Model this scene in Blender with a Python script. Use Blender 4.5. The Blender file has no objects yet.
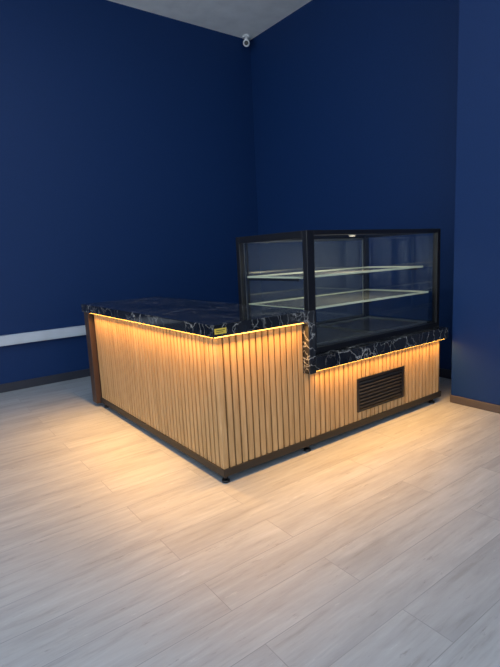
import bpy, bmesh, math, random
from mathutils import Matrix, Vector
random.seed(4)
S=bpy.context.scene
S.view_settings.view_transform='Standard'
S.view_settings.look='None'
S.view_settings.exposure=.12

# ---------------------------------------------------------------- materials
def newmat(name):
    m=bpy.data.materials.new(name); m.use_nodes=True
    nt=m.node_tree; b=nt.nodes['Principled BSDF']
    return m,nt,b
def simple(name,col,rough=.5,metal=0,spec=.5,bump=0,bscale=200):
    m,nt,b=newmat(name)
    b.inputs['Roughness'].default_value=rough
    b.inputs['Metallic'].default_value=metal
    b.inputs['Specular IOR Level'].default_value=spec
    tc=nt.nodes.new('ShaderNodeTexCoord')
    n=nt.nodes.new('ShaderNodeTexNoise'); n.inputs['Scale'].default_value=bscale if bump else 6
    nt.links.new(tc.outputs['Object'],n.inputs['Vector'])
    r=nt.nodes.new('ShaderNodeValToRGB')
    r.color_ramp.elements[0].position=.3; r.color_ramp.elements[1].position=.7
    r.color_ramp.elements[0].color=(*[c*.93 for c in col],1)
    r.color_ramp.elements[1].color=(*[min(1,c*1.05) for c in col],1)
    nt.links.new(n.outputs['Fac'],r.inputs['Fac'])
    nt.links.new(r.outputs['Color'],b.inputs['Base Color'])
    if bump:
        bp=nt.nodes.new('ShaderNodeBump'); bp.inputs['Strength'].default_value=bump; bp.inputs['Distance'].default_value=.002
        nt.links.new(n.outputs['Fac'],bp.inputs['Height']); nt.links.new(bp.outputs['Normal'],b.inputs['Normal'])
    return m
def N(nt,t,**kw):
    n=nt.nodes.new(t)
    for k,v in kw.items(): setattr(n,k,v)
    return n
def mapped(nt,scale,rot=(0,0,0)):
    tc=N(nt,'ShaderNodeTexCoord'); mp=N(nt,'ShaderNodeMapping')
    mp.inputs['Scale'].default_value=scale; mp.inputs['Rotation'].default_value=rot
    nt.links.new(tc.outputs['Object'],mp.inputs['Vector']); return mp
def ramp(nt,src,stops):
    r=N(nt,'ShaderNodeValToRGB'); e=r.color_ramp.elements
    while len(e)<len(stops): e.new(.5)
    for i,(p,c) in enumerate(stops): e[i].position=p; e[i].color=(*c,1)
    nt.links.new(src,r.inputs['Fac']); return r
def mixc(nt,f,a,b,mode='MIX'):
    m=N(nt,'ShaderNodeMix',data_type='RGBA',blend_type=mode)
    for s,v in ((0,f),(6,a),(7,b)):
        if hasattr(v,'links'): nt.links.new(v,m.inputs[s])
        else: m.inputs[s].default_value=v if s==0 else (*v,1)
    return m.outputs[2]

wall_m=simple('navy_wall_paint',(.0030,.0255,.108),.6,spec=.25,bump=.15,bscale=90)
ceil_m=simple('ceiling_paint',(.95,.95,.93),.8,spec=.2)
black_m=simple('black_powder_coat',(.006,.006,.008),.35)
rail_m=simple('black_rail',(.012,.010,.009),.5)
louvre_m=simple('grille_louvre',(.03,.027,.025),.4)
dark_m=simple('groove_backing',(.10,.05,.018),.8)
alu_m=simple('brushed_aluminium',(.38,.38,.36),.35,metal=.9)
steel_m=simple('dark_steel_deck',(.14,.135,.125),.25,metal=.6)
trunk_m=simple('white_pvc',(.50,.56,.65),.5)
camw_m=simple('camera_plastic',(.75,.76,.78),.4)
bbd_m=simple('dark_baseboard',(.022,.025,.04),.5)
bbb_m=simple('brown_baseboard',(.07,.055,.048),.55)
gold_m=simple('gold_sticker',(.65,.48,.06),.35)
walnut_m=simple('walnut_panel',(.045,.024,.017),.5)
edge_m=simple('shelf_edge',(.62,.64,.50),.3)  # brightened base colour stands in for the lit glass edges

def wood():
    m,nt,b=newmat('oak_slats')
    mp=mapped(nt,(22,22,1.3))
    n=N(nt,'ShaderNodeTexNoise'); n.inputs['Scale'].default_value=3; n.inputs['Detail'].default_value=6; n.inputs['Distortion'].default_value=.6
    nt.links.new(mp.outputs[0],n.inputs['Vector'])
    r=ramp(nt,n.outputs['Fac'],[(.3,(.34,.21,.09)),(.5,(.44,.285,.135)),(.75,(.52,.35,.18))])
    mp2=mapped(nt,(6,6,.25)); n2=N(nt,'ShaderNodeTexNoise'); n2.inputs['Scale'].default_value=2.5
    nt.links.new(mp2.outputs[0],n2.inputs['Vector'])
    r2=ramp(nt,n2.outputs['Fac'],[(.3,(.85,.83,.80)),(.7,(1,1,1))])
    c=mixc(nt,1.0,r.outputs[0],r2.outputs[0],'MULTIPLY')
    nt.links.new(c,b.inputs['Base Color']); b.inputs['Roughness'].default_value=.5
    return m
wood_m=wood()

def marble():
    m,nt,b=newmat('black_marble')
    mp=mapped(nt,(1,1,1),(.3,.5,.4))
    dn=N(nt,'ShaderNodeTexNoise'); dn.inputs['Scale'].default_value=2.2; dn.inputs['Detail'].default_value=6; dn.inputs['Roughness'].default_value=.6
    nt.links.new(mp.outputs[0],dn.inputs['Vector'])
    off=mixc(nt,.30,mp.outputs[0],dn.outputs['Color'])
    def veins(scale,w0,w1,rnd,lo,stretch):
        sc=N(nt,'ShaderNodeVectorMath',operation='MULTIPLY'); sc.inputs[1].default_value=stretch; nt.links.new(off,sc.inputs[0])
        v=N(nt,'ShaderNodeTexVoronoi',feature='DISTANCE_TO_EDGE'); v.inputs['Scale'].default_value=scale
        nt.links.new(sc.outputs[0],v.inputs['Vector'])
        r=ramp(nt,v.outputs['Distance'],[(0,(1,1,1)),(w0,(.30,.30,.30)),(w1,(0,0,0))])
        k=N(nt,'ShaderNodeTexNoise'); k.inputs['Scale'].default_value=rnd; k.inputs['Detail'].default_value=3
        nt.links.new(mp.outputs[0],k.inputs['Vector'])
        rk=ramp(nt,k.outputs['Fac'],[(lo,(0,0,0)),(lo+.2,(1,1,1))])
        return mixc(nt,1.0,r.outputs[0],rk.outputs[0],'MULTIPLY')
    a=veins(4.5,.010,.025,3.0,.37,(1,2.6,1.3)); c=veins(9,.010,.028,4.0,.40,(2.4,.8,1))
    s=mixc(nt,1.0,a,c,'ADD')
    base=ramp(nt,dn.outputs['Fac'],[(.35,(.006,.007,.009)),(.7,(.026,.028,.032))])
    col=mixc(nt,s,base.outputs[0],(.42,.42,.41))
    nt.links.new(col,b.inputs['Base Color']); b.inputs['Roughness'].default_value=.07
    return m
marble_m=marble()

def floor():
    m,nt,b=newmat('whitewashed_oak_planks')
    mp=mapped(nt,(1,1,1))
    br=N(nt,'ShaderNodeTexBrick',offset=.37,offset_frequency=2)
    br.inputs['Scale'].default_value=1; br.inputs['Brick Width'].default_value=1.25; br.inputs['Row Height'].default_value=.19
    br.inputs['Mortar Size'].default_value=.0016; br.inputs['Mortar Smooth'].default_value=.4; br.inputs['Bias'].default_value=0
    br.inputs['Color1'].default_value=(.94,.94,.94,1); br.inputs['Color2'].default_value=(1,1,1,1); br.inputs['Mortar'].default_value=(.68,.68,.68,1)
    nt.links.new(mp.outputs[0],br.inputs['Vector'])
    sep=N(nt,'ShaderNodeVectorMath',operation='SCALE'); sep.inputs['Scale'].default_value=97
    nt.links.new(br.outputs['Color'],sep.inputs[0])
    add=N(nt,'ShaderNodeVectorMath',operation='ADD'); nt.links.new(mp.outputs[0],add.inputs[0]); nt.links.new(sep.outputs[0],add.inputs[1])
    def layer(stx,sty,sc,det,ro,dist,stops):
        st=N(nt,'ShaderNodeVectorMath',operation='MULTIPLY'); st.inputs[1].default_value=(stx,sty,1); nt.links.new(add.outputs[0],st.inputs[0])
        n=N(nt,'ShaderNodeTexNoise'); n.inputs['Scale'].default_value=sc; n.inputs['Detail'].default_value=det; n.inputs['Roughness'].default_value=ro; n.inputs['Distortion'].default_value=dist
        nt.links.new(st.outputs[0],n.inputs['Vector'])
        return n,ramp(nt,n.outputs['Fac'],stops)
    n1,r1=layer(1.0,5,1.5,6,.6,.3,[(.30,(.262,.288,.322)),(.50,(.315,.345,.382)),(.70,(.355,.39,.43))])
    n2,r2=layer(2.2,24,1.3,10,.72,.15,[(.34,(.82,.81,.79)),(.46,(.97,.965,.96)),(.54,(1.0,1.0,1.0)),(.68,(1.12,1.12,1.12))])
    # small ragged knots / lime flecks
    n3,r3=layer(5,26,1.2,10,.75,.2,[(.30,(.60,.57,.54)),(.39,(1,1,1)),(.62,(1,1,1)),(.70,(1.30,1.30,1.30))])
    c=mixc(nt,1.0,r1.outputs[0],r2.outputs[0],'MULTIPLY')
    c=mixc(nt,1.0,c,r3.outputs[0],'MULTIPLY')
    c=mixc(nt,1.0,c,br.outputs['Color'],'MULTIPLY')
    nt.links.new(c,b.inputs['Base Color']); b.inputs['Roughness'].default_value=.5
    b.inputs['Specular IOR Level'].default_value=.35
    bp=N(nt,'ShaderNodeBump'); bp.inputs['Strength'].default_value=.2; bp.inputs['Distance'].default_value=.002
    nt.links.new(n2.outputs['Fac'],bp.inputs['Height']); nt.links.new(bp.outputs['Normal'],b.inputs['Normal'])
    return m
floor_m=floor()

def glass(name,tint,refl=1.0,base=.05,pw=4,diff=0,dcol=(.6,.6,.5)):
    m=bpy.data.materials.new(name); m.use_nodes=True; nt=m.node_tree; nt.nodes.clear()
    o=N(nt,'ShaderNodeOutputMaterial'); t=N(nt,'ShaderNodeBsdfTransparent'); g=N(nt,'ShaderNodeBsdfGlossy')
    t.inputs[0].default_value=(*tint,1); g.inputs['Roughness'].default_value=.02; g.inputs['Color'].default_value=(1,1,1,1)
    f=N(nt,'ShaderNodeLayerWeight'); f.inputs['Blend'].default_value=.5
    pwn=N(nt,'ShaderNodeMath',operation='POWER'); pwn.inputs[1].default_value=pw; nt.links.new(f.outputs['Facing'],pwn.inputs[0])
    ml=N(nt,'ShaderNodeMath',operation='MULTIPLY_ADD',use_clamp=True); ml.inputs[1].default_value=.85*refl; ml.inputs[2].default_value=base; nt.links.new(pwn.outputs[0],ml.inputs[0])
    body=t.outputs[0]
    if diff:
        df=N(nt,'ShaderNodeBsdfDiffuse'); df.inputs[0].default_value=(*dcol,1)
        m1=N(nt,'ShaderNodeMixShader'); m1.inputs[0].default_value=diff; nt.links.new(t.outputs[0],m1.inputs[1]); nt.links.new(df.outputs[0],m1.inputs[2]); body=m1.outputs[0]
    mx=N(nt,'ShaderNodeMixShader'); nt.links.new(ml.outputs[0],mx.inputs[0]); nt.links.new(body,mx.inputs[1]); nt.links.new(g.outputs[0],mx.inputs[2])
    nt.links.new(mx.outputs[0],o.inputs[0]); return m
glass_m=glass('clear_glass',(.93,.96,.94),base=.08)
rearglass_m=glass('rear_door_glass',(.80,.84,.82),base=.14,diff=.10,dcol=(.45,.5,.5))  # grey diffuse share paints in the pale reflection on the doors
shelfglass_m=glass('shelf_glass',(.85,.90,.85),base=.08,diff=.5,dcol=(.60,.56,.44))
def emis(name,col,s):
    m=bpy.data.materials.new(name); m.use_nodes=True; nt=m.node_tree; nt.nodes.clear()
    o=N(nt,'ShaderNodeOutputMaterial'); e=N(nt,'ShaderNodeEmission'); e.inputs[0].default_value=(*col,1); e.inputs[1].default_value=s
    nt.links.new(e.outputs[0],o.inputs[0]); return m
led_m=emis('warm_led_tape',(1,.46,.07),12)
panel_m=emis('ceiling_lamp_diffuser',(.9,.95,1),3)

# ---------------------------------------------------------------- mesh helpers
def link(o,parent=None):
    S.collection.objects.link(o)
    if parent: o.parent=parent
    return o
def empty(name):
    e=bpy.data.objects.new(name,None); e.empty_display_size=.1; return link(e)
def boxes(name,bl,mat,parent=None,bevel=0,segs=2):
    bm=bmesh.new()
    for (x0,x1,y0,y1,z0,z1) in bl:
        v=[bm.verts.new(p) for p in ((x0,y0,z0),(x1,y0,z0),(x1,y1,z0),(x0,y1,z0),(x0,y0,z1),(x1,y0,z1),(x1,y1,z1),(x0,y1,z1))]
        for f in ((0,3,2,1),(4,5,6,7),(0,1,5,4),(1,2,6,5),(2,3,7,6),(3,0,4,7)): bm.faces.new([v[i] for i in f])
    me=bpy.data.meshes.new(name); bm.to_mesh(me); bm.free(); me.materials.append(mat)
    o=link(bpy.data.objects.new(name,me),parent)
    if bevel:
        b=o.modifiers.new('bevel','BEVEL'); b.width=bevel; b.segments=segs; b.limit_method='ANGLE'
    return o
def pane(name,pts,mat,parent):
    me=bpy.data.meshes.new(name); me.from_pydata(pts,[],[(0,1,2,3)]); me.materials.append(mat)
    return link(bpy.data.objects.new(name,me),parent)
def cyl(name,p0,p1,r0,r1,mat,parent=None,seg=24,bevel=0):
    p0=Vector(p0);p1=Vector(p1);d=p1-p0
    bm=bmesh.new(); bmesh.ops.create_cone(bm,cap_ends=True,segments=seg,radius1=r0,radius2=r1,depth=d.length)
    M=Matrix.Translation((p0+p1)/2)@d.to_track_quat('Z','Y').to_matrix().to_4x4()
    bm.transform(M)
    me=bpy.data.meshes.new(name); bm.to_mesh(me); bm.free(); me.materials.append(mat)
    for p in me.polygons: p.use_smooth=len(p.vertices)==4
    o=link(bpy.data.objects.new(name,me),parent)
    if bevel:
        b=o.modifiers.new('bevel','BEVEL'); b.width=bevel; b.segments=3; b.limit_method='ANGLE'
    return o

# ---------------------------------------------------------------- room
XW=2.83; YW=3.21; ZC=3.97; XP=2.20; YP=-.02
XL=-5.0; YF=-6.0
boxes('floor',[(XL,XW+.15,YF,YW+.15,-.1,0)],floor_m)
boxes('ceiling',[(XL,XW+.15,YF,YW+.15,ZC,ZC+.1)],ceil_m)
boxes('wall_back',[(XL,XW+.15,YW,YW+.15,0,ZC)],wall_m)
boxes('wall_right',[(XW,XW+.15,YP,YW,0,ZC)],wall_m)
boxes('wall_pier',[(XP,XW+.15,YF,YP,0,ZC)],wall_m)
# unseen frames added on two sides left open to let in world light
fr=[]
for k in range(6):
    yy=YF+k*(YW-YF-.08)/5
    fr.append((XL-.06,XL,yy,yy+.08,0,ZC))
fr+=[(XL-.06,XL,YF,YW,0,.12),(XL-.06,XL,YF,YW,2.6,2.7)]
boxes('unseen_side_frame_1',fr,alu_m)
fr=[]
for k in range(5):
    xx=XL+k*(XP-XL-.08)/4
    fr.append((xx,xx+.08,YF-.06,YF,0,ZC))
fr+=[(XL,XP,YF-.06,YF,0,.12),(XL,XP,YF-.06,YF,2.6,2.7)]
boxes('unseen_side_frame_2',fr,alu_m)
boxes('baseboard_back',[(XL,XW,YW-.018,YW,0,.085)],bbd_m,bevel=.004)
boxes('baseboard_right',[(XW-.018,XW,YP,YW-.018,0,.085)],bbd_m,bevel=.004)
boxes('baseboard_pier',[(XP-.018,XP,YF,YP,0,.06)],bbb_m,bevel=.005)

# surface cable trunking on the back wall
boxes('cable_trunking_1',[(XL+.01,XW-.02,YW-.055,YW-.001,.474,.574),(XL+.01,XW-.02,YW-.060,YW-.055,.488,.560)],trunk_m,bevel=.004)

# ---------------------------------------------------------------- counter
H1=.90; T=.065; L=2.108; W=.727; R=2.175; ZL=.524; H2=.612; O=.051
c=empty('reception_counter')
YB=.86
boxes('worktop',[(0,W,0,L,H1-T,H1)],marble_m,c,bevel=.004)
boxes('ledge_slab',[(W,R,0,YB,ZL,H2)],marble_m,c,bevel=.004)
boxes('waterfall_panel',[(W-.055,W,0,YB,ZL-.01,H1-T)],marble_m,c,bevel=.003)
SL=.014
boxes('carcass',[(O+SL,W-.06,O+SL,1.96,.085,H1-T-.001),(W-.06,R-.01,O+SL,YB-.03,.085,ZL-.011)],dark_m,c)
boxes('end_panel',[(.012,W-.03,1.99,2.095,.03,H1-T-.001)],walnut_m,c,bevel=.003)
pitch=.0445; sw=.0345
sl=[]
n=int((2.0-O)/pitch)
for i in range(n+1):
    y0=O+i*pitch
    if y0+sw>1.99: break
    sl.append((O,O+SL,y0 if i else O,y0+sw,.085,H1-T-.004))
i=0
while True:
    x0=O+i*pitch+(SL+.0 if i==0 else 0)
    x1=O+i*pitch+sw
    if x1>R-.01: break
    ztop=(H1-T-.004) if x1<W-.055 else (ZL-.014 if x0<W else ZL-.004)
    vent=(x1>1.155 and x0<1.665)
    if vent:
        sl.append((x0,x1,O,O+SL,.085,.145)); sl.append((x0,x1,O,O+SL,.381,ztop))
    else: sl.append((x0,x1,O,O+SL,.085,ztop))
    i+=1
boxes('oak_slats',sl,wood_m,c,bevel=.0015,segs=1)
boxes('bottom_rail',[(O-.006,O+.03,O-.006,2.06,.04,.085),(O+.03,R-.012,O-.006,O+.03,.04,.085),(O+.03,W-.05,2.03,2.06,.04,.085),(R-.042,R-.012,O+.03,YB-.03,.04,.085)],rail_m,c,bevel=.002)
k=0
for (fx,fy) in ((.075,.075),(.075,1.93),(.70,.075),(2.08,.075),(.6,1.93),(.6,.78),(1.4,.78),(2.08,.78)):
    k+=1
    cyl('foot_pad_%d'%k,(fx,fy,0),(fx,fy,.012),.024,.022,black_m,c)
    cyl('foot_stem_%d'%k,(fx,fy,.012),(fx,fy,.041),.012,.012,black_m,c)
boxes('vent_frame',[(1.155,1.665,O-.006,O+.012,.145,.163),(1.155,1.665,O-.006,O+.012,.363,.381),(1.155,1.173,O-.006,O+.012,.163,.363),(1.647,1.665,O-.006,O+.012,.163,.363)],black_m,c,bevel=.001)
boxes('vent_backing',[(1.173,1.647,O+.011,O+.013,.163,.363)],black_m,c)
boxes('vent_louvres',[(1.173,1.647,O-.001,O+.009,.170+j*.0245,.170+j*.0245+.009) for j in range(8)],louvre_m,c)
boxes('led_tape',[(.016,.024,.03,1.95,H1-T-.005,H1-T-.001),(.024,W-.08,.016,.024,H1-T-.005,H1-T-.001),(W+.01,R-.02,.016,.024,ZL-.005,ZL-.001)],led_m,c)
boxes('sticker',[(.012,.085,-.0012,.0002,.851,.880)],gold_m,c)
boxes('sticker_text',[(.022,.075,-.0018,-.0010,.868,.872),(.022,.065,-.0018,-.0010,.859,.862)],black_m,c)

# ---------------------------------------------------------------- display case
d=empty('glass_display_case')
x1,x2,y1,y2,zb,zt=.750,2.172,.077,.815,H2,1.375
p=.040
fr=[]
for (px,py,w) in ((x1,y1,.062),(x2-p,y1,p),(x1,y2-p,p),(x2-p,y2-p,p)):
    fr.append((px,px+w,py,py+p,zb,zt))
fr+=[(x1+.062,x2-p,y1,y1+p*.7,zt-.030,zt),(x1,x1+p,y1+p,y2-p,zt-.045,zt),(x2-p,x2,y1+p,y2-p,zt-.03,zt),(x1+p,x2-p,y2-p,y2,zt-.03,zt)]
fr+=[(x1+.062,x2-p,y1,y1+p,zb,zb+.035),(x1,x1+p,y1+p,y2-p,zb,zb+.05),(x2-p,x2,y1+p,y2-p,zb,zb+.035),(x1+p,x2-p,y2-p,y2,zb,zb+.035)]
boxes('frame',fr,black_m,d,bevel=.002)
boxes('base_deck',[(x1+p,x2-p,y1+p,y2-p,zb+.002,zb+.03)],steel_m,d)
boxes('deck_trim',[(x1+.06,x2-.06,y1+.07,y1+.085,zb+.03,zb+.042),(x1+.06,x2-.06,y2-.10,y2-.085,zb+.03,zb+.042),(x1+.06,x1+.075,y1+.085,y2-.10,zb+.03,zb+.042),(x2-.075,x2-.06,y1+.085,y2-.10,zb+.03,zb+.042),(1.47,1.485,y1+.085,y2-.10,zb+.03,zb+.042)],alu_m,d)
a0,a1,b0,b1=x1+.036,x2-.03,y1+.012,y2-.03
z0,z1=zb+.034,zt-.026
pane('glass_front',[(a0,b0,z0),(a1,b0,z0),(a1,b0,z1),(a0,b0,z1)],glass_m,d)
pane('glass_left',[(x1+.012,y1+.03,z0),(x1+.012,b1,z0),(x1+.012,b1,z1),(x1+.012,y1+.03,z1)],glass_m,d)
pane('glass_right',[(x2-.012,y1+.03,z0),(x2-.012,b1,z0),(x2-.012,b1,z1),(x2-.012,y1+.03,z1)],glass_m,d)
pane('glass_top',[(x1+.02,y1+.02,zt-.008),(x2-.02,y1+.02,zt-.008),(x2-.02,y2-.02,zt-.008),(x1+.02,y2-.02,zt-.008)],glass_m,d)
xm=(x1+x2)/2
for k,(a,b,yy) in enumerate(((x1+p,xm+.03,y2-.030),(xm-.03,x2-p,y2-.016))):
    pane('rear_door_glass_%d'%(k+1),[(a+.012,yy+.005,zb+.045),(b-.012,yy+.005,zb+.045),(b-.012,yy+.005,zt-.04),(a+.012,yy+.005,zt-.04)],rearglass_m,d)
    boxes('rear_door_frame_%d'%(k+1),[(a,a+.015,yy,yy+.01,zb+.035,zt-.03),(b-.015,b,yy,yy+.01,zb+.035,zt-.03),(a+.015,b-.015,yy,yy+.01,zb+.035,zb+.05),(a+.015,b-.015,yy,yy+.01,zt-.045,zt-.03)],alu_m,d)
for k,(zs,yf) in enumerate(((1.085,.20),(.885,.15))):
    pane('shelf_glass_%d'%(k+1),[(x1+.05,yf,zs+.003),(x2-.05,yf,zs+.003),(x2-.05,y2-.06,zs+.003),(x1+.05,y2-.06,zs+.003)],shelfglass_m,d)
    boxes('shelf_edge_%d'%(k+1),[(x1+.05,x2-.05,yf-.006,yf,zs-.004,zs+.010),(x1+.044,x1+.05,yf,y2-.06,zs-.003,zs+.009),(x2-.05,x2-.044,yf,y2-.06,zs-.003,zs+.009),(x1+.05,x2-.05,y2-.06,y2-.054,zs-.003,zs+.009)],edge_m,d)
    boxes('shelf_bracket_%d'%(k+1),[(xx,xx+.008,yf+.03,y2-.05,zs-.022,zs-.001) for xx in (x1+.06,xm-.004,x2-.07)],black_m,d)
boxes('bracket_upright',[(xx,xx+.012,y2-.05,y2-.036,zb+.03,zt-.03) for xx in (x1+.058,xm-.006,x2-.072)],black_m,d)
cyl('case_lamp',(xm-.05,.30,zt-.012),(xm-.05,.30,zt-.030),.03,.026,alu_m,d)
cyl('case_lamp_lens',(xm-.05,.30,zt-.030),(xm-.05,.30,zt-.033),.020,.020,emis('case_lamp_glow',(1,.9,.7),1.5),d)

# ---------------------------------------------------------------- security camera
s=empty('security_camera')
bx,by=XW-.12,YW-.08
cyl('mount_base',(bx,by,ZC),(bx,by,ZC-.025),.05,.048,camw_m,s,bevel=.004)
cyl('mount_neck',(bx,by,ZC-.025),(bx,by,ZC-.06),.020,.020,camw_m,s)
dirv=Vector((-.6,-.75,-.35)).normalized(); cc=Vector((bx,by,ZC-.085))
cyl('camera_body',cc-dirv*.05,cc+dirv*.07,.042,.042,camw_m,s,bevel=.008)
cyl('camera_lens',cc+dirv*.07,cc+dirv*.074,.026,.024,black_m,s)

# ---------------------------------------------------------------- lights
def area(name,loc,rot,sx,sy,power,col,spread=180,parent=None):
    l=bpy.data.lights.new(name,'AREA'); l.shape='RECTANGLE'; l.size=sx; l.size_y=sy; l.energy=power; l.color=col; l.spread=math.radians(spread)
    o=link(bpy.data.objects.new(name,l),parent); o.location=loc; o.rotation_euler=rot; return o
warm=(1,.47,.10)
t=math.radians(22)
zz=H1-T-.009
area('led_left',(.022,.99,zz),(0,t,0),.010,1.9,19,warm,120,parent=c)
area('led_front',(.345,.022,zz),(-t,0,0),.62,.010,6.5,warm,120,parent=c)
area('led_ledge',(1.45,.022,ZL-.009),(-t,0,0),1.42,.010,9,warm,135,parent=c)
area('case_spot',(xm-.05,.30,zt-.036),(0,0,0),.03,.03,4,(1,.92,.78),170,parent=d)
cool=(.84,.92,1)
for k,(lx,ly) in enumerate(((-2.6,.9),(-.2,.9),(-2.6,-1.6),(-.2,-1.6),(-2.6,-4.2),(-.2,-4.2))):
    e=empty('ceiling_lamp')
    boxes('housing',[(lx-.31,lx+.31,ly-.31,ly+.31,ZC-.03,ZC)],trunk_m,e)
    boxes('diffuser',[(lx-.28,lx+.28,ly-.28,ly+.28,ZC-.034,ZC-.03)],panel_m,e)
    area('lamp_light',(lx,ly,ZC-.04),(0,0,0),.56,.56,10,cool,parent=e)
w=bpy.data.worlds.new('world'); S.world=w; w.use_nodes=True
w.node_tree.nodes['Background'].inputs[0].default_value=(.76,.88,1,1)
w.node_tree.nodes['Background'].inputs[1].default_value=1.9

# ---------------------------------------------------------------- camera
yaw,pit,rol,f=.635,.163,.049,475.8
F=Vector((math.sin(yaw)*math.cos(pit),math.cos(yaw)*math.cos(pit),-math.sin(pit)))
Rr=Vector((math.cos(yaw),-math.sin(yaw),0)); U=Rr.cross(F)
R2=Rr*math.cos(rol)-U*math.sin(rol); U2=Rr*math.sin(rol)+U*math.cos(rol)
cam=bpy.data.cameras.new('camera'); co=link(bpy.data.objects.new('camera',cam))
M=Matrix((R2,U2,-F)).transposed().to_4x4(); M.translation=Vector((-1.268,-2.043,1.244)); co.matrix_world=M
cam.sensor_width=36; cam.sensor_fit='AUTO'; cam.lens=f/667*36; cam.clip_start=.05
S.camera=co
